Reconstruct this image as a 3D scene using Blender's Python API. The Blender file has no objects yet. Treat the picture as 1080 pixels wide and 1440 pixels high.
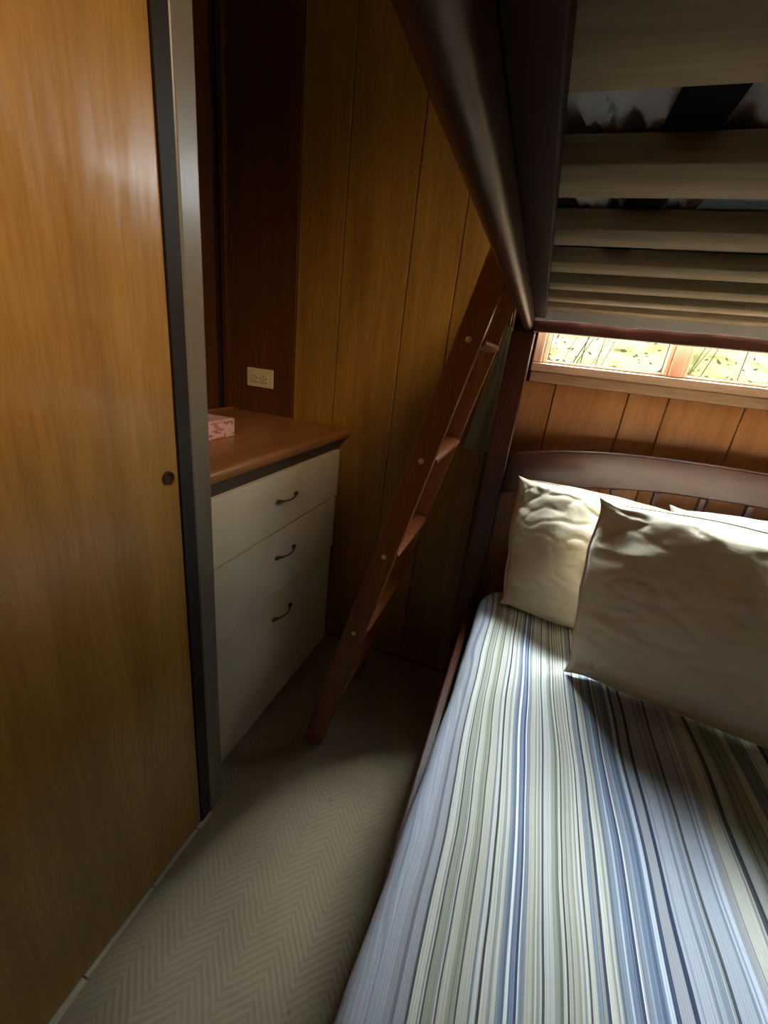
import bpy, bmesh, math, random
from mathutils import Vector, Matrix, noise

random.seed(7)
scn = bpy.context.scene
COL = scn.collection

# ------------------------------------------------------------------ camera
F = 594.75
PITCH, YAW, ROLL = [math.radians(v) for v in (20.699, 17.138, -6.684)]
ca, sa, cb, sb, cc, sc = (math.cos(PITCH), math.sin(PITCH), math.cos(YAW), math.sin(YAW), math.cos(ROLL), math.sin(ROLL))
fwd = Vector((-sb * ca, cb * ca, -sa)); rgt = Vector((cb, sb, 0)); dwn = fwd.cross(rgt)
r2 = cc * rgt + sc * dwn; d2 = -sc * rgt + cc * dwn
cam_d = bpy.data.cameras.new('camera'); cam = bpy.data.objects.new('camera', cam_d); COL.objects.link(cam)
cam_d.sensor_fit = 'HORIZONTAL'; cam_d.sensor_width = 36; cam_d.lens = F * 36 / 1080; cam_d.clip_start = 0.02
m = Matrix((( r2.x, -d2.x, -fwd.x, 0), (r2.y, -d2.y, -fwd.y, 0), (r2.z, -d2.z, -fwd.z, 1.17), (0, 0, 0, 1)))
cam.matrix_world = m
scn.camera = cam

# ------------------------------------------------------------------ world, exposure
SKY = 27.0; HILL = .45
w = bpy.data.worlds.new('sky'); scn.world = w; w.use_nodes = True
bg = w.node_tree.nodes['Background']; bg.inputs[0].default_value = (0.80, 0.90, 1.0, 1); bg.inputs[1].default_value = SKY
scn.view_settings.view_transform = 'Standard'; scn.view_settings.look = 'None'
scn.view_settings.exposure = -0.12; scn.view_settings.gamma = 1; scn.view_settings.use_curve_mapping = False
scn.cycles.use_denoising = True
scn.cycles.max_bounces = 10; scn.cycles.diffuse_bounces = 7
scn.cycles.sample_clamp_indirect = 8

sun_d = bpy.data.lights.new('hazy_sun', 'SUN'); sun_d.energy = 100.0; sun_d.angle = math.radians(42); sun_d.color = (.80, .90, 1.0)
sun = bpy.data.objects.new('hazy_sun', sun_d); COL.objects.link(sun)
sun.rotation_euler = Vector((-.02, -1, -1.30)).to_track_quat('-Z', 'Y').to_euler()

def portal(name, loc, rot, sx, sy):
    d = bpy.data.lights.new(name, 'AREA'); d.shape = 'RECTANGLE'; d.size = sx; d.size_y = sy; d.cycles.is_portal = True
    o = bpy.data.objects.new(name, d); o.location = loc; o.rotation_euler = rot; COL.objects.link(o); return o

WX0, WX1, WZ0, WZ1 = -0.005, 1.065, 1.19, 1.74        # window opening in the far wall
YF = 1.40
lamp_d = bpy.data.lights.new('ceiling_lamp', 'SPOT'); lamp_d.energy = 52.0; lamp_d.spot_size = math.radians(172); lamp_d.spot_blend = .55; lamp_d.shadow_soft_size = .13; lamp_d.color = (1.0, .74, .44)
lamp = bpy.data.objects.new('ceiling_lamp', lamp_d); lamp.location = (.36, .06, 1.96); COL.objects.link(lamp)
portal('window_daylight', ((WX0 + WX1) / 2, YF + 0.14, (WZ0 + WZ1) / 2), (math.radians(-90), 0, 0), WX1 - WX0 + .02, WZ1 - WZ0 + .02)

# ------------------------------------------------------------------ materials
MATS = {}
def mat(name, col, rough=.6, coat=0, spec=.5, metal=0):
    m = bpy.data.materials.new(name); m.use_nodes = True
    b = m.node_tree.nodes['Principled BSDF']
    b.inputs['Base Color'].default_value = (*col, 1); b.inputs['Roughness'].default_value = rough
    b.inputs['Coat Weight'].default_value = coat; b.inputs['Coat Roughness'].default_value = .15
    b.inputs['Specular IOR Level'].default_value = spec; b.inputs['Metallic'].default_value = metal
    return m, m.node_tree, b

def ramp(nt, stops, interp='LINEAR'):
    r = nt.nodes.new('ShaderNodeValToRGB'); cr = r.color_ramp; cr.interpolation = interp
    while len(cr.elements) > 1: cr.elements.remove(cr.elements[-1])
    cr.elements[0].position = stops[0][0]; cr.elements[0].color = (*stops[0][1], 1)
    for p, c in stops[1:]:
        e = cr.elements.new(p); e.color = (*c, 1)
    return r

def tex(nt, scale, kind='ShaderNodeTexNoise', nscale=1.0, detail=4, coord='Object', dist=0.0):
    tc = nt.nodes.new('ShaderNodeTexCoord'); mp = nt.nodes.new('ShaderNodeMapping')
    mp.inputs['Scale'].default_value = scale
    nt.links.new(tc.outputs[coord], mp.inputs['Vector'])
    n = nt.nodes.new(kind)
    nt.links.new(mp.outputs[0], n.inputs['Vector'])
    n.inputs['Scale'].default_value = nscale
    if 'Detail' in n.inputs: n.inputs['Detail'].default_value = detail
    if 'Distortion' in n.inputs: n.inputs['Distortion'].default_value = dist
    return n

def bump(nt, b, src, strength, dist=.002, prev=None):
    bp = nt.nodes.new('ShaderNodeBump'); bp.inputs['Strength'].default_value = strength; bp.inputs['Distance'].default_value = dist
    nt.links.new(src, bp.inputs['Height'])
    if prev is not None: nt.links.new(prev.outputs[0], bp.inputs['Normal'])
    nt.links.new(bp.outputs[0], b.inputs['Normal'])
    return bp

def wood(name, dark, light, rough=.35, axis='z', coat=.3, scale=1.0, bstr=.15, varied=0.0, wavy=0.0):
    m, nt, b = mat(name, light, rough, coat)
    s = {'x': (1.2, 16, 16), 'y': (16, 1.2, 16), 'z': (16, 16, 1.2)}[axis]
    s = tuple(v * scale for v in s)
    n = tex(nt, s, nscale=1.3, detail=6, dist=.6)
    r = ramp(nt, [(.3, dark), (.72, light)])
    nt.links.new(n.outputs[0], r.inputs[0])
    out = r.outputs[0]
    fine = tex(nt, tuple(v * 9 for v in s), nscale=1.5, detail=2)
    mx = nt.nodes.new('ShaderNodeMix'); mx.data_type = 'RGBA'; mx.blend_type = 'MULTIPLY'; mx.inputs[0].default_value = .35
    rr = ramp(nt, [(.35, (.55, .5, .45)), (.6, (1, 1, 1))]); nt.links.new(fine.outputs[0], rr.inputs[0])
    nt.links.new(out, mx.inputs[6]); nt.links.new(rr.outputs[0], mx.inputs[7]); out = mx.outputs[2]
    if varied:
        oi = nt.nodes.new('ShaderNodeObjectInfo'); hv = nt.nodes.new('ShaderNodeHueSaturation')
        mr = nt.nodes.new('ShaderNodeMapRange'); mr.inputs[3].default_value = 1 - varied; mr.inputs[4].default_value = 1 + varied
        nt.links.new(oi.outputs['Random'], mr.inputs[0]); nt.links.new(mr.outputs[0], hv.inputs['Value'])
        nt.links.new(out, hv.inputs['Color']); out = hv.outputs[0]
    nt.links.new(out, b.inputs['Base Color'])
    bp = bump(nt, b, fine.outputs[0], bstr, .0012)
    if wavy:
        wv = tex(nt, {'x': (1, 3.5, 3.5), 'y': (3.5, 1, 3.5), 'z': (7, 7, 1.6)}[axis], nscale=1.6, detail=3)
        bp2 = bump(nt, b, wv.outputs[0], wavy, .03, bp)
    return m

M = {}
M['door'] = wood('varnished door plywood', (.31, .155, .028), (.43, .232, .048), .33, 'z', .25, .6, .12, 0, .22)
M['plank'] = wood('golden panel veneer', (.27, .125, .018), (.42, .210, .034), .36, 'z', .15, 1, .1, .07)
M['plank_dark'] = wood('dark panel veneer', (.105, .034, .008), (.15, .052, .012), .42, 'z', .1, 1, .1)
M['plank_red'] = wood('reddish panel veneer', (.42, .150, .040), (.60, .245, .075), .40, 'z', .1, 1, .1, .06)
M['backing'] = mat('dark groove backing', (.03, .012, .004), .8)[0]
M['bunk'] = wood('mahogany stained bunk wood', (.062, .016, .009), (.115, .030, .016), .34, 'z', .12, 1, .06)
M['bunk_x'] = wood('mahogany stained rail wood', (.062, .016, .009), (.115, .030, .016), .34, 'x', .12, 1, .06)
M['bunk_shaded'] = wood('dull shade-darkened ledger wood', (.022, .006, .003), (.040, .011, .005), .7, 'y', 0, 1, .06); M['bunk_shaded'].node_tree.nodes['Principled BSDF'].inputs['Specular IOR Level'].default_value = .12  # same bunk wood, with the shade under the slats put into its colour
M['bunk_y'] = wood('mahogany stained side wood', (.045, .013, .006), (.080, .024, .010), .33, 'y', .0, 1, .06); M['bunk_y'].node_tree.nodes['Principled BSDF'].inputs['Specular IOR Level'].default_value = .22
M['ladder'] = wood('red brown ladder wood', (.23, .066, .020), (.36, .112, .036), .30, 'z', .4, 1, .06)
M['pine'] = wood('pale pine slats', (.47, .33, .17), (.58, .43, .24), .6, 'x', 0, .8, .1, .05)
M['trim'] = wood('warm window trim', (.58, .31, .17), (.74, .44, .26), .35, 'x', .2, 1, .06)
M['trim_z'] = wood('warm window stile wood', (.58, .31, .17), (.74, .44, .26), .35, 'z', .2, 1, .06)
M['counter'] = wood('orange brown countertop laminate', (.30, .115, .032), (.40, .17, .055), .38, 'y', .2, 1, .04)
M['frame_brown'] = mat('brown dresser carcass', (.10, .060, .035), .5)[0]
M['bolt'] = mat('brass bolt', (.85, .75, .50), .35, metal=.6)[0]
M['bronze'] = mat('dark bronze handle', (.10, .055, .03), .4, metal=.7)[0]
M['gasket'] = mat('dark window gasket', (.10, .085, .06), .6)[0]
M['alu'] = mat('grey painted post', (.17, .148, .112), .36, .1)[0]
M['black'] = mat('black channel', (.014, .009, .006), .6)[0]
M['ivory'] = mat('ivory plastic', (.80, .68, .42), .4)[0]
M['slot'] = mat('outlet slot', (.05, .03, .02), .6)[0]
M['ceil'] = mat('brown ceiling board', (.15, .08, .035), .7)[0]

# glass: real pane, nearly clear
gm = bpy.data.materials.new('window glass'); gm.use_nodes = True; nt = gm.node_tree; nt.nodes.clear()
o_ = nt.nodes.new('ShaderNodeOutputMaterial'); mx = nt.nodes.new('ShaderNodeMixShader'); tr = nt.nodes.new('ShaderNodeBsdfTransparent'); gl = nt.nodes.new('ShaderNodeBsdfGlossy')
tr.inputs[0].default_value = (.97, .98, .95, 1); gl.inputs['Roughness'].default_value = .02; mx.inputs[0].default_value = .06
nt.links.new(tr.outputs[0], mx.inputs[1]); nt.links.new(gl.outputs[0], mx.inputs[2]); nt.links.new(mx.outputs[0], o_.inputs[0]); M['glass'] = gm

# white laminated drawers with faint mottling
m_, nt, b = mat('cream white laminate', (.80, .72, .57), .42)
n = tex(nt, (1, 1, 1), nscale=9, detail=4); r = ramp(nt, [(.3, (.76, .66, .48)), (.7, (.84, .75, .57))]); nt.links.new(n.outputs[0], r.inputs[0]); nt.links.new(r.outputs[0], b.inputs['Base Color'])
M['white'] = m_

# pillow cotton
def cotton(name, c, bs=.35):
    m_, nt, b = mat(name, c, .85, spec=.2); b.inputs['Sheen Weight'].default_value = .15
    n = tex(nt, (1, 1, 1), nscale=7, detail=5, dist=1.2)
    f = tex(nt, (1, 1, 1), nscale=600, detail=1)
    bp = bump(nt, b, f.outputs[0], .15, .0006); bump(nt, b, n.outputs[0], bs, .02, bp)
    return m_
M['cotton'] = cotton('cream cotton', (.80, .70, .52), .2)
M['cotton_white'] = cotton('white cotton', (.82, .82, .80))
M['sheet'] = cotton('white crumpled sheet', (.78, .72, .68), .8)
M['teal'] = cotton('grey teal blanket cloth', (.16, .21, .20), .6)
M['strap'] = mat('black webbing', (.006, .005, .005), .9, 0, .1)[0]
M['towel'] = cotton('pale green terry', (.66, .70, .52), .6)

# carpet: sculpted herringbone
m_, nt, b = mat('sculpted beige carpet', (.50, .43, .31), .95, spec=.1)
tc = nt.nodes.new('ShaderNodeTexCoord'); sp = nt.nodes.new('ShaderNodeSeparateXYZ')
wn = nt.nodes.new('ShaderNodeTexNoise'); wn.inputs['Scale'].default_value = 9
nt.links.new(tc.outputs['Object'], wn.inputs['Vector'])
va = nt.nodes.new('ShaderNodeVectorMath'); va.operation = 'SCALE'; va.inputs['Scale'].default_value = .012
nt.links.new(wn.outputs['Color'], va.inputs[0])
vb = nt.nodes.new('ShaderNodeVectorMath'); nt.links.new(tc.outputs['Object'], vb.inputs[0]); nt.links.new(va.outputs[0], vb.inputs[1])
nt.links.new(vb.outputs[0], sp.inputs[0])
def mth(op, a, c=None, v2=None):
    n = nt.nodes.new('ShaderNodeMath'); n.operation = op
    if isinstance(a, float): n.inputs[0].default_value = a
    else: nt.links.new(a, n.inputs[0])
    if c is not None:
        if isinstance(c, (int, float)): n.inputs[1].default_value = c
        else: nt.links.new(c, n.inputs[1])
    return n.outputs[0]
W = .062
tri = mth('PINGPONG', sp.outputs[0], W)                 # zigzag across x
ph = mth('ADD', sp.outputs[1], tri)
ribs = mth('SINE', mth('MULTIPLY', ph, 2 * math.pi / .0165))
ribs = mth('MULTIPLY', mth('ADD', ribs, 1.0), .5)
fz = tex(nt, (1, 1, 1), nscale=420, detail=3)
hgt = mth('ADD', ribs, mth('MULTIPLY', fz.outputs[0], .9))
blot = tex(nt, (1, 1, 1), nscale=5, detail=5)
r = ramp(nt, [(.30, (.25, .205, .13)), (.70, (.33, .275, .18))]); nt.links.new(blot.outputs[0], r.inputs[0])
r2_ = ramp(nt, [(0, (.90, .89, .88)), (1, (1, 1, 1))]); nt.links.new(ribs, r2_.inputs[0])
mx = nt.nodes.new('ShaderNodeMix'); mx.data_type = 'RGBA'; mx.blend_type = 'MULTIPLY'; mx.inputs[0].default_value = 1
nt.links.new(r.outputs[0], mx.inputs[6]); nt.links.new(r2_.outputs[0], mx.inputs[7])
st = tex(nt, (1, 1, 1), nscale=23, detail=1); r3 = ramp(nt, [(.76, (1, 1, 1)), (.80, (.75, .72, .68))]); nt.links.new(st.outputs[0], r3.inputs[0])
mx2 = nt.nodes.new('ShaderNodeMix'); mx2.data_type = 'RGBA'; mx2.blend_type = 'MULTIPLY'; mx2.inputs[0].default_value = 1
nt.links.new(mx.outputs[2], mx2.inputs[6]); nt.links.new(r3.outputs[0], mx2.inputs[7])
nt.links.new(mx2.outputs[2], b.inputs['Base Color'])
bump(nt, b, hgt, .3, .003)
M['carpet'] = m_

# bedspread stripes: (x in m on the bed, colour)
CR = (.58, .58, .51); LG = (.52, .54, .52); DK = (.085, .095, .105); OL = (.32, .34, .26); NV = (.055, .075, .135); SL = (.24, .28, .34)
BL = (.19, .24, .34); LB = (.52, .58, .66); GM = (.34, .35, .38); BG = (.40, .43, .50); TN = (.49, .47, .40); WH = (.74, .76, .76)
def rowx(px):     # stripe position from the row measured near the foot of the bed
    t = (px - 480) / 80.0
    tab = [(480, -.059), (520, -.029), (560, .001), (640, .061), (720, .123), (800, .186), (900, .267), (1000, .349), (1080, .417)]
    for (a, xa), (c, xc) in zip(tab, tab[1:]):
        if px <= c or c == 1080: return xa + (px - a) / (c - a) * (xc - xa)
A = [(0, BG), (225, GM), (330, DK), (345, CR), (400, DK), (412, OL), (447, CR), (465, DK), (474, TN), (520, OL), (560, DK), (571, TN), (625, SL), (640, CR),  # grey band next to the edge is side shade painted among the stripes
     (665, DK), (680, CR), (755, SL), (800, WH), (815, BL), (849, NV), (860, WH), (871, SL), (896, TN), (935, OL), (946, CR), (981, DK), (996, LG)]
B = [(42, OL), (80, CR), (97, DK), (106, TN), (150, OL), (165, CR), (180, GM), (187, CR), (205, DK), (214, CR), (240, SL), (265, CR), (285, NV), (300, CR), (355, SL),
     (400, LB), (412, BL), (450, NV), (465, WH), (480, SL), (505, LB), (516, BL), (580, LB), (608, NV), (632, GM), (690, NV), (716, BG)]
Cc = [(850, SL), (872, LG), (900, DK), (915, BG), (1000, SL), (1010, LB), (1060, GM)]
sa_ = [(rowx(477 + c / 3.484), k) for c, k in A]; sb_ = [(rowx(770 + c / 3.484 - 3), k) for c, k in B]; sc_ = [(rowx(770 + c / 3.484 - 3), k) for c, k in Cc]
x = sc_[-1][0] + .01
sd = []
pal = [CR, DK, LG, OL, CR, SL, WH, NV, BL, LB, NV, BG, SL, CR, GM, CR, DK, TN]
k = 0
while x < 1.4 and len(sd) < 22:
    sd.append((x, pal[k % len(pal)])); x += (.006 if pal[k % len(pal)] in (DK, NV) else random.uniform(.012, .05)); k += 1
m_, nt, b = mat('striped woven bedspread', (.5, .5, .5), .8, spec=.25)
uv = nt.nodes.new('ShaderNodeTexCoord'); sep = nt.nodes.new('ShaderNodeSeparateXYZ'); nt.links.new(uv.outputs['UV'], sep.inputs[0])
wob = tex(nt, (2.2, 1.0, 2.2), nscale=2.4, detail=2)
wv = mth('MULTIPLY', mth('SUBTRACT', wob.outputs[0], .5), .026)
ux = mth('ADD', sep.outputs[0], wv)
def rng(stops, lo, hi):
    st = [(min(max((p - lo) / (hi - lo), 0), 1), c) for p, c in stops]; st[0] = (0, st[0][1])
    rp = ramp(nt, st, 'CONSTANT')
    mr = nt.nodes.new('ShaderNodeMapRange'); mr.inputs[1].default_value = lo; mr.inputs[2].default_value = hi
    nt.links.new(ux, mr.inputs[0]); nt.links.new(mr.outputs[0], rp.inputs[0]); return rp.outputs[0]
b0, b1, b2 = sb_[0][0], sc_[0][0], sd[0][0]
o1 = rng(sa_, -.09, b0); o2 = rng(sb_, b0, b1); o3 = rng(sc_ + sd, b1, 1.42)
def sel(a, c, th):
    g = mth('GREATER_THAN', ux, th); mx = nt.nodes.new('ShaderNodeMix'); mx.data_type = 'RGBA'
    nt.links.new(g, mx.inputs[0]); nt.links.new(a, mx.inputs[6]); nt.links.new(c, mx.inputs[7]); return mx.outputs[2]
colr = sel(sel(o1, o2, b0), o3, b1)
fine = nt.nodes.new('ShaderNodeTexWave'); fine.inputs['Scale'].default_value = 90; fine.inputs['Distortion'].default_value = 1.0
mp = nt.nodes.new('ShaderNodeMapping'); nt.links.new(uv.outputs['UV'], mp.inputs[0]); nt.links.new(mp.outputs[0], fine.inputs['Vector'])
fr = ramp(nt, [(0, (.80, .80, .82)), (1, (1, 1, 1))]); nt.links.new(fine.outputs['Fac'], fr.inputs[0])
mx = nt.nodes.new('ShaderNodeMix'); mx.data_type = 'RGBA'; mx.blend_type = 'MULTIPLY'; mx.inputs[0].default_value = .8
nz = nt.nodes.new('ShaderNodeTexNoise'); nz.noise_dimensions = '1D'; nz.inputs['Scale'].default_value = 150; nz.inputs['Detail'].default_value = 1
nt.links.new(ux, nz.inputs['W'])
nr = ramp(nt, [(0, (.50, .52, .58)), (.36, (.74, .76, .78)), (.42, (1, 1, 1)), (.60, (1.12, 1.12, 1.10)), (.66, (.88, .89, .86))], 'CONSTANT'); nt.links.new(nz.outputs[0], nr.inputs[0])
mo = nt.nodes.new('ShaderNodeMix'); mo.data_type = 'RGBA'; mo.blend_type = 'MULTIPLY'; mo.inputs[0].default_value = .9
nt.links.new(colr, mo.inputs[6]); nt.links.new(nr.outputs[0], mo.inputs[7]); colr = mo.outputs[2]
nt.links.new(colr, mx.inputs[6]); nt.links.new(fr.outputs[0], mx.inputs[7]); nt.links.new(mx.outputs[2], b.inputs['Base Color'])
wr = tex(nt, (3.0, 1.2, 3.0), nscale=3.2, detail=5, dist=1.0)
bp = bump(nt, b, fine.outputs['Fac'], .12, .001); bump(nt, b, wr.outputs[0], .30, .02, bp)
M['spread'] = m_

# pink patterned tissue box
m_, nt, b = mat('pink floral card', (.6, .25, .25), .5)
v = tex(nt, (1, 1, 1.6), 'ShaderNodeTexVoronoi', 70); r = ramp(nt, [(0, (.78, .60, .55)), (.35, (.62, .22, .22)), (.6, (.42, .10, .12)), (.8, (.75, .50, .48))], 'CONSTANT')
nt.links.new(v.outputs['Color'], r.inputs[0]); nt.links.new(r.outputs[0], b.inputs['Base Color']); M['pink'] = m_

# outdoors
m_, nt, b = mat('dry grass hillside', (.04, .035, .02), 1.0, spec=0)
n = tex(nt, (1, 1, 1), nscale=1.6, detail=8, dist=1.0)
r = ramp(nt, [(.34, (.026, .022, .008)), (.42, (.050, .043, .018)), (.58, (.066, .057, .030))]); nt.links.new(n.outputs[0], r.inputs[0]); nt.links.new(r.outputs[0], b.inputs['Base Color'])
M['hill'] = m_
M['twig'] = mat('twig bark', (.022, .018, .008), .9, spec=0)[0]
M['leaf'] = mat('yellow green leaf', (.030, .028, .012), .9, spec=0)[0]

# ------------------------------------------------------------------ mesh helpers
def add_box(bm, x0, x1, y0, y1, z0, z1, mi=0):
    vs = [bm.verts.new((x, y, z)) for z in (z0, z1) for y in (y0, y1) for x in (x0, x1)]
    for f in ((0, 2, 3, 1), (4, 5, 7, 6), (0, 1, 5, 4), (2, 6, 7, 3), (0, 4, 6, 2), (1, 3, 7, 5)):
        fc = bm.faces.new([vs[i] for i in f]); fc.material_index = mi
    return vs

def bevel(bm, r, seg=2):
    bmesh.ops.bevel(bm, geom=list(bm.edges), offset=r, segments=seg, profile=.5, affect='EDGES')

def link(name, bm, material, parent=None, smooth=True):
    me = bpy.data.meshes.new(name); bmesh.ops.recalc_face_normals(bm, faces=list(bm.faces)); bm.to_mesh(me); bm.free()
    for mm in (material if isinstance(material, (list, tuple)) else [material]): me.materials.append(mm)
    o = bpy.data.objects.new(name, me); COL.objects.link(o)
    if parent is not None: o.parent = parent; o.matrix_parent_inverse = parent.matrix_world.inverted()
    if smooth:
        for p in me.polygons: p.use_smooth = True
        try: me.set_sharp_from_angle(angle=math.radians(50))
        except Exception: pass
    return o

def box(name, x0, x1, y0, y1, z0, z1, material, parent=None, bev=0.0, seg=2):
    bm = bmesh.new(); add_box(bm, x0, x1, y0, y1, z0, z1)
    if bev: bevel(bm, bev, seg)
    o = link(name, bm, material, parent)
    if bev:
        md = o.modifiers.new('normals', 'WEIGHTED_NORMAL'); md.keep_sharp = True; md.weight = 100
    return o

def add_tube(bm, pts, rad, seg=10, flat=1.0, up=None):
    rings = []
    n = len(pts); pts = [Vector(p) for p in pts]
    for i, p in enumerate(pts):
        d = (pts[min(i + 1, n - 1)] - pts[max(i - 1, 0)]).normalized()
        a = d.cross(up or Vector((0, 0, 1)));
        if a.length < 1e-3: a = d.cross(Vector((1, 0, 0)))
        a.normalize(); c = a.cross(d)
        rr = rad[i] if isinstance(rad, (list, tuple)) else rad
        rings.append([bm.verts.new(p + a * math.cos(2 * math.pi * k / seg) * rr + c * math.sin(2 * math.pi * k / seg) * rr * flat) for k in range(seg)])
    for r0, r1 in zip(rings, rings[1:]):
        for k in range(seg): bm.faces.new((r0[k], r0[(k + 1) % seg], r1[(k + 1) % seg], r1[k]))
    bm.faces.new(rings[0][::-1]); bm.faces.new(rings[-1])

def empty(name, loc=(0, 0, 0)):
    o = bpy.data.objects.new(name, None); o.location = loc; COL.objects.link(o); o.empty_display_size = .05
    o.matrix_world = Matrix.Translation(loc); return o

def tag(o, label, cat, group=None):
    o['label'] = label; o['category'] = cat
    if group: o['group'] = group
    return o
def struct(o): o['kind'] = 'structure'; return o

# ------------------------------------------------------------------ room shell
XL, XR, YB, ZC = -1.16, 1.40, -1.05, 2.10
fl = struct(box('floor', XL - .05, XR + .1, YB - .1, YF + .10, -.06, 0, M['carpet']))
struct(box('ceiling', XL - .1, XR + .1, YB - .1, YF + .12, ZC, ZC + .06, M['ceil']))
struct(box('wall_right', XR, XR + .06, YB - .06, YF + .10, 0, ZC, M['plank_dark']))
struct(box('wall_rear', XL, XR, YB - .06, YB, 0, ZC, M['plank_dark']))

# far wall: dark backing with the window opening, veneered planks in front of it
bm = bmesh.new(); y0, y1 = YF + .008, YF + .09
add_box(bm, XL - .05, WX0, y0, y1, 0, ZC); add_box(bm, WX1, XR, y0, y1, 0, ZC)
add_box(bm, WX0, WX1, y0, y1, 0, WZ0); add_box(bm, WX0, WX1, y0, y1, WZ1, ZC)
wall_far = struct(link('wall_far', bm, M['backing'], smooth=False))
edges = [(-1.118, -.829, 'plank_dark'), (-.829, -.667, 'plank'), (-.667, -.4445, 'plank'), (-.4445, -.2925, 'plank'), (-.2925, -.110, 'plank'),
         (-.110, .051, 'plank_red'), (.051, .248, 'plank_red'), (.248, .350, 'plank_red'), (.350, .529, 'plank_red'), (.529, .70, 'plank_red'),
         (.70, .80, 'plank_red'), (.80, .99, 'plank_red'), (.99, 1.14, 'plank_red'), (1.14, 1.398, 'plank_red')]
def plank(x0, x1, z0, z1, mk, axis='far', parent=None):
    g = .0013
    bm = bmesh.new(); add_box(bm, x0 + g, x1 - g, YF, YF + .0079, z0, z1)
    es = [e for e in bm.edges if abs(e.verts[0].co.x - e.verts[1].co.x) < 1e-6 and abs(e.verts[0].co.z - e.verts[1].co.z) > .1 and e.verts[0].co.y < YF + .001]
    bmesh.ops.bevel(bm, geom=es, offset=.002, segments=1, affect='EDGES')
    return link('plank', bm, M[mk], parent, smooth=False)
for x0, x1, mk in edges:
    if x1 <= WX0 - .02 or x0 >= WX1 + .02: plank(x0, x1, 0, ZC, mk, parent=wall_far)
    else:
        plank(x0, x1, 0, WZ0 - .056, mk, parent=wall_far)
        plank(x0, x1, WZ1 + .03, ZC, mk, parent=wall_far)
        if x0 < WX0 - .03: plank(x0, WX0 - .03, WZ0 - .056, WZ1 + .03, mk, parent=wall_far)
        if x1 > WX1 + .03: plank(WX1 + .03, x1, WZ0 - .056, WZ1 + .03, mk, parent=wall_far)

# alcove and closet walls on the left
bm = bmesh.new(); add_box(bm, XL - .04, XL + .03, YB, YF + .008, 0, ZC)
add_box(bm, XL + .03, -.615, .60, .645, 0, ZC)                    # partition between closet and alcove
add_box(bm, -1.11, -.600, -.90, .60, 0, .012)
wall_left = struct(link('wall_left', bm, M['backing'], smooth=False))
def splank(y0, y1):
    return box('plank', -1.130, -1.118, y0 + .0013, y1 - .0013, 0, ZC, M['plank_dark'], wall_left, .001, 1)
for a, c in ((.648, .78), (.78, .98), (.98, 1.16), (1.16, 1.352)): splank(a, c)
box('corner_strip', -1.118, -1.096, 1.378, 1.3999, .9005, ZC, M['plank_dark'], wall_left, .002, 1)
struct(box('wall_closet', XL + .03, -.52, YB, -.92, 0, ZC, M['plank'], None))

# sliding door, dark channel, grey post
door = struct(box('door_1', -.598, -.565, -.918, .572, .012, ZC - .002, M['door'], None, .0015, 1))
bm = bmesh.new()
c0 = Vector((-.565, .548, .925))
for i, (r0, dx) in enumerate(((.0125, .0015), (.0105, .003), (.0085, -.0005))): pass
prof = [(.0001, .0005), (.0075, .0005), (.0090, .0040), (.0115, .0040), (.0125, .0)]
rings = []
for r0, dx in prof: rings.append([bm.verts.new(c0 + Vector((dx, math.cos(t * math.pi / 12) * r0, math.sin(t * math.pi / 12) * r0))) for t in range(24)])
for q0, q1 in zip(rings, rings[1:]):
    for t in range(24): bm.faces.new((q0[t], q0[(t + 1) % 24], q1[(t + 1) % 24], q1[t]))
bm.faces.new(rings[0])
fp = link('finger_pull', bm, M['bronze'], door); fp['label'] = 'round dark bronze finger pull'
post = box('trim_1', -.603, -.560, .602, .650, 0, ZC - .002, M['alu'], None, .006, 3); struct(post)
struct(box('trim_2', -.602, -.5612, .5725, .6018, 0, ZC - .002, M['black'], None))       # dark channel behind the door edge
# carpet tack strip showing at the closet threshold
bm = bmesh.new()
y = -.9
while y < .60:
    L = random.uniform(.05, .16); wd = random.uniform(.004, .010); add_box(bm, -.566, -.5635 + wd, y, min(y + L - .004, .599), .0, .004 + random.uniform(0, .003)); y += L
struct(link('trim_3', bm, mat('frayed carpet edge', (.55, .47, .32), .95)[0], None))
# right edge of carpet by the far wall: thin baseboard
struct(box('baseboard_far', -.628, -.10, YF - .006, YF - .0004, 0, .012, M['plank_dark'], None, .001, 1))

# ------------------------------------------------------------------ window
win = struct(empty('window_1', ((WX0 + WX1) / 2, YF, WZ0)))
T, TZ = M['trim'], M['trim_z']
box('sill', WX0 - .025, WX1 + .03, YF - .022, YF + .012, WZ0 - .026, WZ0 - .002, T, win, .004, 3)
box('apron', WX0 - .022, WX1 + .028, YF - .010, YF + .0078, WZ0 - .055, WZ0 - .0265, T, win, .003, 2)
box('head_casing', WX0 - .025, WX1 + .03, YF - .012, YF + .0078, WZ1 - .002, WZ1 + .028, T, win, .003, 2)
for (a, c) in ((WX0 - .025, WX0 + .0), (WX1, WX1 + .028)):
    box('side_casing', a, c, YF - .012, YF + .0078, WZ0 - .0018, WZ1 - .0022, TZ, win, .003, 2)
box('stile', WX0 + .0005, WX0 + .0085, YF - .004, YF + .06, WZ0, WZ1 - .003, TZ, win, .002, 2)
panes = [(.010, .316), (.3735, .686), (.743, 1.048)]
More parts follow.
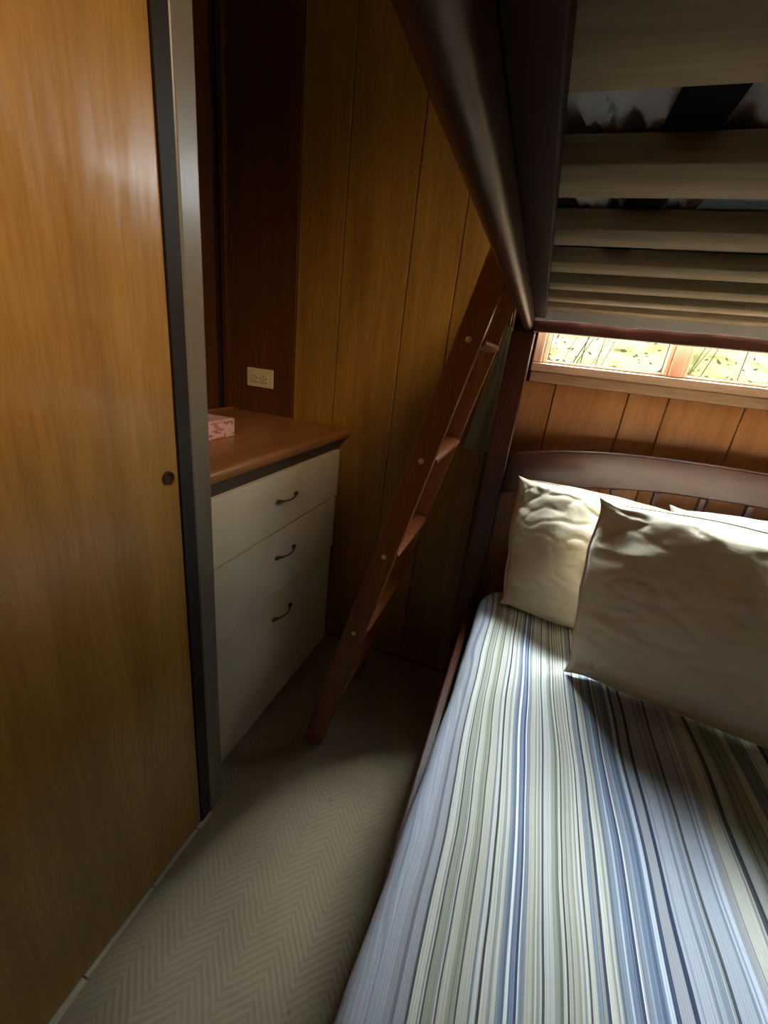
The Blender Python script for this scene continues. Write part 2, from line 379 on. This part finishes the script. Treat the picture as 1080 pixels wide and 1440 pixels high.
def sash(x0, x1):
    g = .006; yy0, yy1 = YF + .022, YF + .05
    fr = box('sash', x0 - .012, x0, yy0 - .012, yy1, WZ0, WZ1 - .003, TZ, win, .003, 2)
    box('sash', x1, x1 + .012, yy0 - .012, yy1, WZ0, WZ1 - .003, TZ, win, .003, 2)
    box('sash_rail', x0 + .0002, x1 - .0002, yy0 - .010, yy1, WZ0, WZ0 + .007, T, win, .002, 2)
    box('sash_rail', x0 + .0002, x1 - .0002, yy0 - .010, yy1, WZ1 - .02, WZ1 - .003, T, win, .002, 2)
    # gasket ring with rounded corners
    bm = bmesh.new(); R = .016; xa, xb, za, zb = x0 + .0004, x1 - .0004, WZ0 + .0072, WZ1 - .0204
    def loop(inset, r, yy):
        out = []
        for cx, cz, a0 in ((xb - r - inset, zb - r - inset, 0), (xa + r + inset, zb - r - inset, 90), (xa + r + inset, za + r + inset, 180), (xb - r - inset, za + r + inset, 270)):
            for k in range(6):
                t = math.radians(a0 + k * 18); out.append(bm.verts.new((cx + r * math.cos(t), yy, cz + r * math.sin(t))))
        return out
    lo = loop(0, .001, YF + .028); li = loop(.0025, R, YF + .028); lo2 = loop(0, .001, YF + .040); li2 = loop(.0025, R, YF + .040)
    nn = len(lo)
    for k in range(nn):
        q = (k + 1) % nn
        bm.faces.new((lo[k], lo[q], li[q], li[k])); bm.faces.new((li[k], li[q], li2[q], li2[k])); bm.faces.new((li2[k], li2[q], lo2[q], lo2[k]))
    link('gasket', bm, M['gasket'], win)
    box('pane', x0 + .001, x1 - .001, YF + .033, YF + .036, WZ0 + .0075, WZ1 - .0206, M['glass'], win)
for a, c in panes: sash(a, c)
for a, c in ((.3285, .3610), (.6985, .7305)):
    box('mullion', a, c, YF + .002, YF + .055, WZ0, WZ1 - .003, TZ, win, .003, 2)
box('stile', 1.0605, 1.0645, YF + .002, YF + .05, WZ0, WZ1 - .003, TZ, win, .001, 1)

# ------------------------------------------------------------------ outdoors
bm = bmesh.new(); nx, ny = 40, 14
grid = [[bm.verts.new((-9 + 22 * i / nx, 3.0 + j * 1.0, -.3 + max(0, j - 1) * HILL + .12 * noise.noise(Vector((i * .6, j * .7, 2))))) for i in range(nx + 1)] for j in range(ny + 1)]
for j in range(ny):
    for i in range(nx): bm.faces.new((grid[j][i], grid[j][i + 1], grid[j + 1][i + 1], grid[j + 1][i]))
hill = link('hillside', bm, M['hill']); hill['kind'] = 'structure'
bush = empty('shrub', (.9, 2.9, 0.0)); tag(bush, 'sunlit yellowish shrub with bare twigs outside the low window', 'shrub')
bm = bmesh.new(); lb = bmesh.new()
for k in range(46):
    x = random.uniform(-.3, 3.0); y = random.uniform(2.5, 3.4); h = random.uniform(1.25, 1.75); lean = random.uniform(-.1, .75)
    pts = [(x, y, 0)]
    for q in range(1, 6): pts.append((x + lean * (q / 5) ** 1.4 * .8 + random.uniform(-.02, .02), y + random.uniform(-.03, .03), h * q / 5))
    add_tube(bm, pts, [random.uniform(.003, .007) * (1.1 - q * .15) for q in range(6)], 5)
for k in range(520):
    x = random.uniform(-.3, 3.2); y = random.uniform(2.5, 3.5); z = random.uniform(1.12, 1.7)
    c = Vector((x, y, z)); s = random.uniform(.008, .022); a = Vector((random.uniform(-1, 1), random.uniform(-.3, .3), random.uniform(-.6, .6))).normalized()
    u = a.cross(Vector((0, 1, 0))).normalized() * s * .4
    lb.faces.new([lb.verts.new(c - a * s), lb.verts.new(c + u), lb.verts.new(c + a * s), lb.verts.new(c - u)])
link('stem', bm, M['twig'], bush)
lf = link('foliage', lb, M['leaf'], bush); lf['kind'] = 'stuff'

# ------------------------------------------------------------------ dresser
dr = empty('dresser', (-.86, 1.02, 0)); tag(dr, 'built-in dresser with three cream white drawers under orange brown countertop', 'dresser')
DX = -.632
bm = bmesh.new(); add_box(bm, -1.094, DX, .652, 1.396, 0.0, .868)
link('body', bm, M['frame_brown'], dr, smooth=False)
bm = bmesh.new(); add_box(bm, -1.095, -.589, .6515, 1.3995, .8685, .90)
es = [e for e in bm.edges if all(v.co.x > -.6 for v in e.verts) and abs(e.verts[0].co.z - e.verts[1].co.z) < .001]
bmesh.ops.bevel(bm, geom=es, offset=.013, segments=5, profile=.5, affect='EDGES')
link('countertop', bm, M['counter'], dr)
box('backsplash_lip', -1.0955, -1.0945 + .006, .6515, 1.399, .9003, .906, M['counter'], dr)
for (z0, z1, y1_, hz, dx) in ((.652, .824, 1.374, .744, 0), (.446, .646, 1.366, .566, 0), (.012, .439, 1.366, .348, -.006)):
    d = box('drawer', DX + .0005, DX + .017 + dx, .662, y1_, z0, z1, M['white'], dr, .002, 2)
    # bronze pull: two leaf-shaped feet and a thin bowed bar
    bm = bmesh.new(); xf = DX + .017 + dx; yc = 1.020
    for s in (-1, 1):
        add_tube(bm, [(xf + .0035, yc + s * .058, hz), (xf + .004, yc + s * .050, hz), (xf + .005, yc + s * .042, hz), (xf + .012, yc + s * .034, hz)], [.0022, .0060, .0055, .003], 10)
        add_tube(bm, [(xf - .001, yc + s * .045, hz), (xf + .006, yc + s * .045, hz)], [.005, .004], 8)
    add_tube(bm, [(xf + .012, yc - .034, hz), (xf + .018, yc - .015, hz - .001), (xf + .019, yc, hz - .0015), (xf + .018, yc + .015, hz - .001), (xf + .012, yc + .034, hz)], [.0028, .0022, .0020, .0022, .0028], 8)
    hd = link('handle', bm, M['bronze'], d)

# tissue box
tb = empty('tissue_box', (-.85, .885, .9005)); tag(tb, 'pink patterned tissue box on the countertop beside the grey post', 'box')
box('carton', -.905, -.776, .77, 1.000, .9005, .950, M['pink'], tb, .0015, 1)
bm = bmesh.new(); vs = [bm.verts.new((-.8405 + math.cos(t * math.pi / 10) * .022, .885 + math.sin(t * math.pi / 10) * .06, .9504)) for t in range(20)]; bm.faces.new(vs)
bmesh.ops.solidify(bm, geom=list(bm.faces), thickness=.0006)
link('opening', bm, M['sheet'], tb)

# outlet
ou = empty('wall_outlet', (-.967, YF, 1.027)); tag(ou, 'ivory horizontal duplex wall outlet above the countertop', 'outlet')
box('cover_plate', -1.024, -.911, YF - .006, YF - .0003, .994, 1.061, M['ivory'], ou, .003, 3)
for s in (-1, 1):
    cx = -.9675 + s * .0205
    rc = box('receptacle', cx - .0165, cx + .0165, YF - .009, YF - .0061, 1.012, 1.043, M['ivory'], ou, .0012, 2)
    for dz in (-.0065, .0065): box('slot', cx - .008, cx + .000, YF - .0096, YF - .0091, 1.0275 + dz - .001, 1.0275 + dz + .001, M['slot'], rc)
    box('slot', cx + .006, cx + .010, YF - .0096, YF - .0091, 1.0255, 1.0295, M['slot'], rc)
bm = bmesh.new(); add_tube(bm, [(-.9675, YF - .0061, 1.0275), (-.9675, YF - .0078, 1.0275)], .003, 12); link('screw', bm, M['bolt'], ou)

# ------------------------------------------------------------------ bunk bed frame
bed = empty('bunk_bed', (.65, .35, 0)); tag(bed, 'dark mahogany bunk bed with arched headboard, tall posts and pale slats', 'bunk bed')
BX, BZ, BY = M['bunk_x'], M['bunk'], M['bunk_y']
PXL, PXR = (-.098, -.036), (1.325, 1.387)
for px in (PXL, PXR):
    box('post', px[0], px[1], 1.302, 1.364, 0, 1.262 if False else 1.262, BZ, bed, .005, 3)
    box('post', px[0], px[1], -.66, -.598, 0, 1.262, BZ, bed, .005, 3)
# upper side rail (rounded), ledger under slat ends
def rail_profile(bm, prof, y0, y1):
    a = [bm.verts.new((x, y0, z)) for x, z in prof]; c = [bm.verts.new((x, y1, z)) for x, z in prof]; n = len(prof)
    for k in range(n): bm.faces.new((a[k], a[(k + 1) % n], c[(k + 1) % n], c[k]))
    bm.faces.new(a[::-1]); bm.faces.new(c)
def rounded(x0, x1, z0, z1, r, n=6):
    out = []
    for cx, cz, a0 in ((x1 - r, z1 - r, 0), (x0 + r, z1 - r, 90), (x0 + r, z0 + r, 180), (x1 - r, z0 + r, 270)):
        for k in range(n + 1):
            t = math.radians(a0 + 90 * k / n); out.append((cx + r * math.cos(t), cz + r * math.sin(t)))
    return out
for mirror in (0, 1):
    f = (lambda x: x) if not mirror else (lambda x: 1.289 - x)
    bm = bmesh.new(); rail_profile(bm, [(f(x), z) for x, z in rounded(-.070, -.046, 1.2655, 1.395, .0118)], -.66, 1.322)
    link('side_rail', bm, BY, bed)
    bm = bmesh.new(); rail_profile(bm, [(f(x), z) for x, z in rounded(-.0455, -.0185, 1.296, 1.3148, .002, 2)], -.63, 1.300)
    lg = link('ledger', bm, M['bunk_shaded'], bed)
# end rails of upper bunk
box('end_rail', -.0448, 1.332, 1.3025, 1.326, 1.264, 1.296, BX, bed, .003, 2)
box('end_rail', -.0448, 1.332, -.655, -.632, 1.264, 1.40, BX, bed, .004, 2)
for px in (PXL, PXR): box('post', px[0], px[1], 1.3270, 1.364, 1.2625, 1.44, BZ, bed, .005, 2)
# slats
proto = None
for i in range(12):
    y0 = .411 + .1605 * (i - 6)
    if proto is None:
        bm = bmesh.new(); add_box(bm, -.0450, 1.334, 0, .067, 1.3152, 1.3352); bevel(bm, .0015, 1); proto = link('slat', bm, M['pine'], bed); s = proto
    else: s = proto.copy(); COL.objects.link(s)
    s.location = proto.location.copy(); s.matrix_parent_inverse = bed.matrix_world.inverted(); s.location.y = y0
# headboard: arched rail, spindles, lower rail
def arch(x, base, amp, n=3.4): return base + amp * (1 - abs((x - .645) / .683) ** n)
bm = bmesh.new(); N = 48; prof = []
rows = []
for i in range(N + 1):
    x = -.0355 + (1.3245 + .0355) * i / N
    zt = arch(x, .925, .062); zb = arch(x, .800, .098, 2.6)
    y0, y1, r = 1.306, 1.334, .006
    sec = [(y0 + r * (1 - math.cos(t)), zt - r * (1 - math.sin(t))) for t in (0, .5, 1.05, math.pi / 2)] + [(y1 - r * (1 - math.sin(t)), zt - r * (1 - math.cos(t))) for t in (0, .5, 1.05, math.pi / 2)]
    sec += [(y1, zb + .004), (y1 - .004, zb), (y0 + .004, zb), (y0, zb + .004)]
    rows.append([bm.verts.new((x, yy, zz)) for yy, zz in sec])
for a, c in zip(rows, rows[1:]):
    for k in range(len(a)): bm.faces.new((a[k], a[(k + 1) % len(a)], c[(k + 1) % len(a)], c[k]))
bm.faces.new(rows[0]); bm.faces.new(rows[-1][::-1])
hr = link('headboard_rail', bm, BX, bed); md = hr.modifiers.new('normals', 'WEIGHTED_NORMAL'); md.weight = 100
x = .053
while x < 1.30:
    box('spindle', x - .008, x + .008, 1.311, 1.329, .4105, arch(x, .800, .098, 2.6) - .0015, BZ, bed, .002, 1); x += .108
box('headboard_base', -.0355, 1.3245, 1.306, 1.334, .25, .41, BX, bed, .004, 2)
for f0, f1 in ((-.062, -.040), (1.330, 1.352)):
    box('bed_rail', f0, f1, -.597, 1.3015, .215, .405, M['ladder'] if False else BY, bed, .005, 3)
box('footboard', -.0355, 1.3245, -.645, -.62, .20, .70, BX, bed, .004, 2)
box('bed_platform', -.0395, 1.3295, -.61, 1.304, .22, .245, M['pine'], bed)

# ------------------------------------------------------------------ upper mattress
um = empty('mattress', (.645, .33, 1.336)); tag(um, 'white mattress resting on the upper bunk slats, seen from below', 'mattress')
bm = bmesh.new(); nx, ny = 200, 220; X0, X1, Y0, Y1 = -.044, 1.30, -.60, 1.292
V = []
for j in range(ny + 1):
    row = []
    for i in range(nx + 1):
        x = X0 + (X1 - X0) * (i / nx) ** 1.5; y = Y0 + (Y1 - Y0) * j / ny
        ridge = abs(noise.noise(Vector(((x * 1.0 - y * .30) * 62, y * 7 + x * 5, 1.3))))
        z = 1.3375 + .011 * min(1, ridge * 2.2) + .004 * noise.noise(Vector((x * 30, y * 12, 5)))
        row.append(bm.verts.new((x, y, max(z, 1.3368))))
    V.append(row)
for j in range(ny):
    for i in range(nx): bm.faces.new((V[j][i], V[j][i + 1], V[j + 1][i + 1], V[j + 1][i]))
# sides and top
ring = [V[0][i] for i in range(nx + 1)] + [V[j][nx] for j in range(1, ny + 1)] + [V[ny][i] for i in range(nx - 1, -1, -1)] + [V[j][0] for j in range(ny - 1, 0, -1)]
topr = [bm.verts.new((v.co.x, v.co.y, 1.50)) for v in ring]
for k in range(len(ring)): bm.faces.new((ring[k], ring[(k + 1) % len(ring)], topr[(k + 1) % len(ring)], topr[k]))
tf = bm.faces.new(topr); tf.material_index = 1  # unseen top gets dark cloth, added to cut the light bouncing off it
link('cover', bm, [M['sheet'], M['teal']], um)
box('strap', .043, .079, -.58, 1.28, 1.3356, 1.3364, M['strap'], um)['label'] = 'black strap running along the underside'
# grey teal cloth under the mattress, rumpled
bm = bmesh.new(); V = []
for j in range(121):
    row = []
    for i in range(31):
        y = -.58 + 1.86 * j / 120; x = .110 + .006 * noise.noise(Vector((0, y * 14, 3))) + 1.15 * (i / 30) ** 1.4
        row.append(bm.verts.new((x, y, 1.3358 + .0035 * abs(noise.noise(Vector((x * 14 + y * 6, y * 9, 8)))))))
    V.append(row)
for j in range(120):
    for i in range(30): bm.faces.new((V[j][i], V[j][i + 1], V[j + 1][i + 1], V[j + 1][i]))
bl = link('underlay', bm, M['teal'], um); bl['label'] = 'grey teal cloth underlay'
# loose white sheet edge bulging down at the head end
bm = bmesh.new(); V = []
for i in range(121):
    x = -.043 + 1.327 * i / 120; zb = 1.291 + .004 * noise.noise(Vector((x * 9, 0, 0))) + 0
    yo = .0015 * math.sin(x * 60 + 4 * noise.noise(Vector((x * 5, 0, 1)))); row = []
    for y_, z_ in ((1.2835, 1.3365), (1.2840, 1.318), (1.2835, zb + .006), (1.2855, zb + .001), (1.289, zb), (1.2945, zb + .002), (1.2975, zb + .008), (1.298, 1.318), (1.298, 1.3365)):
        row.append(bm.verts.new((x, min(y_ + yo, 1.3015), z_)))
    V.append(row)
for a, c in zip(V, V[1:]):
    n = len(a)
    for q in range(n): bm.faces.new((a[q], c[q], c[(q + 1) % n], a[(q + 1) % n]))
bm.faces.new(V[0]); bm.faces.new(V[-1][::-1])
link('sheet_hem', bm, M['sheet'], um)

# ------------------------------------------------------------------ bedspread over lower mattress
bm = bmesh.new(); uvl = bm.loops.layers.uv.new('UVMap')
ZT = .50; YH = 1.285
def lerp_tab(y, tab):
    if y <= tab[0][0]: return tab[0][1]
    for (a, xa), (c, xc) in zip(tab, tab[1:]):
        if y <= c: t = (y - a) / (c - a); t = t * t * (3 - 2 * t); return xa + t * (xc - xa)
    return tab[-1][1]
edge_tab = [(-.2, -.066), (.22, -.060), (.41, -.050), (.60, -.040), (.80, -.031), (1.0, -.026), (1.15, -.024)]
hem_tab = [(.35, .33), (.62, .385), (.80, .412), (1.2, .412)]
ny = 150; na = 12; nxx = 90
V = []; S = []
for j in range(ny + 1):
    y = -.58 + (YH + .58) * j / ny
    xe = lerp_tab(y, edge_tab); zh = lerp_tab(y, hem_tab)
    R = .115; ins = 0
    if y > YH - R: ins = R - math.sqrt(max(0, R * R - (y - (YH - R)) ** 2))
    xe += ins; rr = .028
    sag = 0 if y < YH - .05 else -.02 * ((y - YH + .05) / .05) ** 2
    row = []; us = []
    for k in range(na + 1):
        t = k / na
        if t < .5: z = zh + (ZT - rr - zh) * (t / .5); xx = xe - .004 * (1 - t / .5) ** .5 + .003 * noise.noise(Vector((0, y * 9, z * 12))); u = xe - .02 - (ZT - z - rr) * .9
        else:
            a = (t - .5) / .5 * math.pi / 2; xx = xe + rr * (1 - math.cos(a)); z = ZT - rr + rr * math.sin(a); u = xe + (a / (math.pi / 2) - 1) * rr * .75 + rr
        row.append((xx, y, z + sag)); us.append(u)
    x0 = xe + rr
    xr = 1.318
    for i in range(1, nxx + 1):
        t = i / nxx; xx = x0 + (xr - x0) * t
        wv = .0065 * noise.noise(Vector((xx * 7, y * 2.6, 0))) + .0035 * noise.noise(Vector((xx * 20, y * 6, 4))) + .007 * abs(noise.noise(Vector((xx * 4 + y * 1.5, y * 3, 9))))
        wv *= min(1, (xx - x0) / .05)
        z = ZT + wv + sag
        if t > .985: z -= .02
        row.append((xx, y, z)); us.append(xx)
    row.append((xr + .006, y, .43)); us.append(xr + .06); row.append((xr + .008, y, .34)); us.append(xr + .15)
    V.append([bm.verts.new(p) for p in row]); S.append(us)
for j in range(ny):
    for i in range(len(V[0]) - 1):
        f = bm.faces.new((V[j][i], V[j][i + 1], V[j + 1][i + 1], V[j + 1][i]))
        for lp, (jj, ii) in zip(f.loops, ((j, i), (j, i + 1), (j + 1, i + 1), (j + 1, i))): lp[uvl].uv = (S[jj][ii], -.58 + (YH + .58) * jj / ny)
for end in (0, ny):           # close the ends down
    e = [bm.verts.new((v.co.x, v.co.y + (.0 if end == 0 else .004), .30)) for v in V[end]]
    for i in range(len(e) - 1):
        f = bm.faces.new((V[end][i], V[end][i + 1], e[i + 1], e[i]))
        for lp, ii in zip(f.loops, (i, i + 1, i + 1, i)): lp[uvl].uv = (S[end][ii], 0)
bs = link('bedspread', bm, M['spread'])
tag(bs, 'blue, cream and olive striped bedspread over the lower bunk', 'bedspread')

# ------------------------------------------------------------------ pillows
def pillow(name, BLc, uvec, upvec, wid, hgt, th, seed, material, label, curl=.012, wr=1.0, cave=.05):
    u = Vector(uvec).normalized(); v = Vector(upvec).normalized(); n = u.cross(v).normalized()
    if n.y > 0: n = -n                # n faces the camera side
    bm = bmesh.new(); N = 84; front = {}; back = {}
    B = Vector(BLc); W2, H2 = wid / 2, hgt / 2
    nz = lambda x, y, z: noise.noise(Vector((x, y, z)))
    def outline(a, c):
        er = lambda q: max(0, (abs(q) - .84) / .16) ** 1.6
        pa = a * (1 - cave * abs(c) ** 3 * abs(a) ** 2 + .045 * er(c) * abs(a) ** 5 - .010 * math.exp(-((c + .25) / .25) ** 2) * abs(a) ** 4) + .010 * nz(c * 3.3, seed, a) * abs(a) ** 6
        pc = c * (1 - cave * 1.2 * abs(a) ** 3 * abs(c) ** 2 + .055 * er(a) * abs(c) ** 5) + .012 * nz(a * 3.3, seed + 5, c) * abs(c) ** 6
        return B + u * ((pa + 1) * W2) + v * ((pc + 1) * H2) + n * curl * nz(a * 2.4 + seed, c * 2.4, 11)
    def param(i):
        t = -1 + 2 * i / N
        return math.sin(t * math.pi / 2) * .55 + t * .45
    for i in range(N + 1):
        for j in range(N + 1):
            a = param(i); c = param(j); pos = outline(a, c)
            ea, ec = 1 - abs(a), 1 - abs(c)
            prof = ((1 - a * a) * (1 - c * c)) ** .46 * (.80 + .20 * (1 - a * a) * (1 - c * c))
            if i in (0, N) or j in (0, N):
                q = bm.verts.new(pos); front[i, j] = q; back[i, j] = q; continue
            na = max(0, 1 - ea * 2.6) * min(1, ea * 12); nc = max(0, 1 - ec * 2.6) * min(1, ec * 12)
            puck = .0022 * wr * (na + nc) * nz(a * 15, c * 15, seed) + .0070 * wr * (na * nz(a * 1.8, c * 10 + seed, 3) + nc * nz(a * 10 + seed, c * 1.8, 8))
            em = min(1, min(ea, ec) * 8)
            dg = .0030 * wr * nz((a - c) * 4.2 + seed, (a + c) * 1.3, 20) * em * (abs(a * c) ** .5 + .35)
            crs = -.005 * wr * (1 - abs(nz((a + c * .35) * 3.4 + seed, c * 5.2 - a, 7))) ** 12 * em
            hf = th * .58 * prof + puck + dg + crs; hb = th * .42 * prof + .7 * puck - dg
            front[i, j] = bm.verts.new(pos + n * max(hf, .002)); back[i, j] = bm.verts.new(pos - n * max(hb, .002))
    for i in range(N):
        for j in range(N):
            for d in (front, back):
                try: bm.faces.new((d[i, j], d[i + 1, j], d[i + 1, j + 1], d[i, j + 1]))
                except ValueError: pass
    o = link(name, bm, material)
    for p in o.data.polygons: p.use_smooth = True
    at = o.data.attributes.get('sharp_edge')
    if at: o.data.attributes.remove(at)
    # seam: a flat stitched lip standing out around the edge
    lipb = bmesh.new(); loop = [(i, 0) for i in range(N)] + [(N, j) for j in range(N)] + [(N - i, N) for i in range(N)] + [(0, N - j) for j in range(N)]
    cen = B + u * W2 + v * H2; rg = []
    for (i, j) in loop:
        p = outline(param(i), param(j)); od = (p - cen); od = (od - n * od.dot(n)).normalized()
        rg.append([lipb.verts.new(p + od * a_ + n * b_) for a_, b_ in ((-.004, .0018), (.0035, .0012), (.0045, 0), (.0035, -.0012), (-.004, -.0018))])
    for k in range(len(rg)):
        q = (k + 1) % len(rg)
        for t in range(5): lipb.faces.new((rg[k][t], rg[k][(t + 1) % 5], rg[q][(t + 1) % 5], rg[q][t]))
    link('seam', lipb, material, o)
    tag(o, label, 'pillow', 'pillows on the lower bunk')
    return o
pillow('pillow', (.038, 1.165, .510), (1, -.17, .0), (-.030, .085, .355), .42, .378, .15, 2.3, M['cotton'], 'cream pillow leaning on the left end of the headboard, behind the big front one', .012, .65)
pillow('pillow', (.440, 1.138, .514), (1, .03, .0), (-.05, .10, .37), .52, .38, .13, 6.1, M['cotton_white'], 'white pillow at the right, its top peeking out behind the big front pillow', .012)
pillow('pillow', (.205, .922, .513), (1, -.115, .0), (-.012, .135, .39), .64, .418, .19, 4.4, M['cotton'], 'big cream pillow standing in front of the other two', .014)

# ------------------------------------------------------------------ ladder
ld = empty('ladder', (-.40, 1.06, 0)); tag(ld, 'red brown wooden ladder leaning on the side of the bunk bed', 'ladder')
A0 = Vector((-.426, 0, 0)); A1 = Vector((-.0985, 0, 1.41)); dv = (A1 - A0).normalized(); pv = Vector((dv.z, 0, -dv.x))
for y0, y1 in ((.896, .918), (1.215, 1.237)):
    bm = bmesh.new(); w2 = .0305
    prof = [A0 + Vector((-w2, 0, 0)), A0 + Vector((w2, 0, 0)), A1 + pv * .0245 - dv * .075, A1 + pv * .026 - dv * .02, A1 - pv * .004, A1 - pv * .026 - dv * .02]
    a = [bm.verts.new((p.x, y0, p.z)) for p in prof]; c = [bm.verts.new((p.x, y1, p.z)) for p in prof]; n = len(prof)
    for k in range(n): bm.faces.new((a[k], a[(k + 1) % n], c[(k + 1) % n], c[k]))
    bm.faces.new(a); bm.faces.new(c[::-1]); bevel(bm, .003, 2)
    so = link('stile', bm, M['ladder'], ld); md = so.modifiers.new('normals', 'WEIGHTED_NORMAL'); md.weight = 100
    for bz in (1.209, .953, .70, .453, .21):
        t = bz / dv.z; p = A0 + dv * t; s = -1 if y0 < 1 else 1; yy = y0 if s < 0 else y1
        bm = bmesh.new(); add_tube(bm, [(p.x, yy - s * .001, bz), (p.x, yy + s * .0022, bz), (p.x, yy + s * .003, bz)], [.0065, .0065, .004], 14, up=Vector((1, 0, 0)))
        add_tube(bm, [(p.x, yy + s * .0028, bz), (p.x, yy + s * .0036, bz)], [.0026, .0018], 6, up=Vector((1, 0, 0)))
        if bz > .3: link('bolt', bm, M['bolt'], so)
        else: bm.free()
for bz in (1.209, .953, .70, .453, .21):
    p = A0 + dv * (bz / dv.z) + pv * .006
    bm = bmesh.new()
    pts = [(p.x, .9185, p.z), (p.x, 1.2145, p.z)]
    sec = []
    for k in range(16):
        t = 2 * math.pi * k / 16; sec.append((pv * 1.0) * 0 + Vector((math.cos(t) * .026, 0, math.sin(t) * .0125)))
    r0 = [bm.verts.new(Vector(pts[0]) + q) for q in sec]; r1 = [bm.verts.new(Vector(pts[1]) + q) for q in sec]
    for k in range(16): bm.faces.new((r0[k], r0[(k + 1) % 16], r1[(k + 1) % 16], r1[k]))
    bm.faces.new(r0); bm.faces.new(r1[::-1])
    link('rung', bm, M['ladder'], ld)

# ------------------------------------------------------------------ towel on the wall beside the post
tw = empty('towel', (-.13, YF - .03, 1.26)); tag(tw, 'pale green towel hanging between the ladder and the bed post', 'towel')
bm = bmesh.new(); V = []
for j in range(31):
    t = j / 30; z = 1.275 - t * (1.275 - .905); xl = -.128 - .056 * t; xr = -.100 + .018 * t
    row = []
    for i in range(25):
        s = i / 24; x = xl + (xr - xl) * s
        y = YF - .016 + .008 * math.cos(s * math.pi * 2 * 1.5) - .004 * t
        row.append(bm.verts.new((x, y, z)))
    V.append(row)
for j in range(30):
    for i in range(24): bm.faces.new((V[j][i], V[j][i + 1], V[j + 1][i + 1], V[j + 1][i]))
bmesh.ops.solidify(bm, geom=list(bm.faces), thickness=.004)
link('cloth', bm, M['towel'], tw)
bm = bmesh.new(); add_tube(bm, [(-.114, YF - .0005, 1.285), (-.114, YF - .03, 1.283), (-.114, YF - .036, 1.292)], [.004, .004, .004], 8); link('hook', bm, M['bronze'], tw)
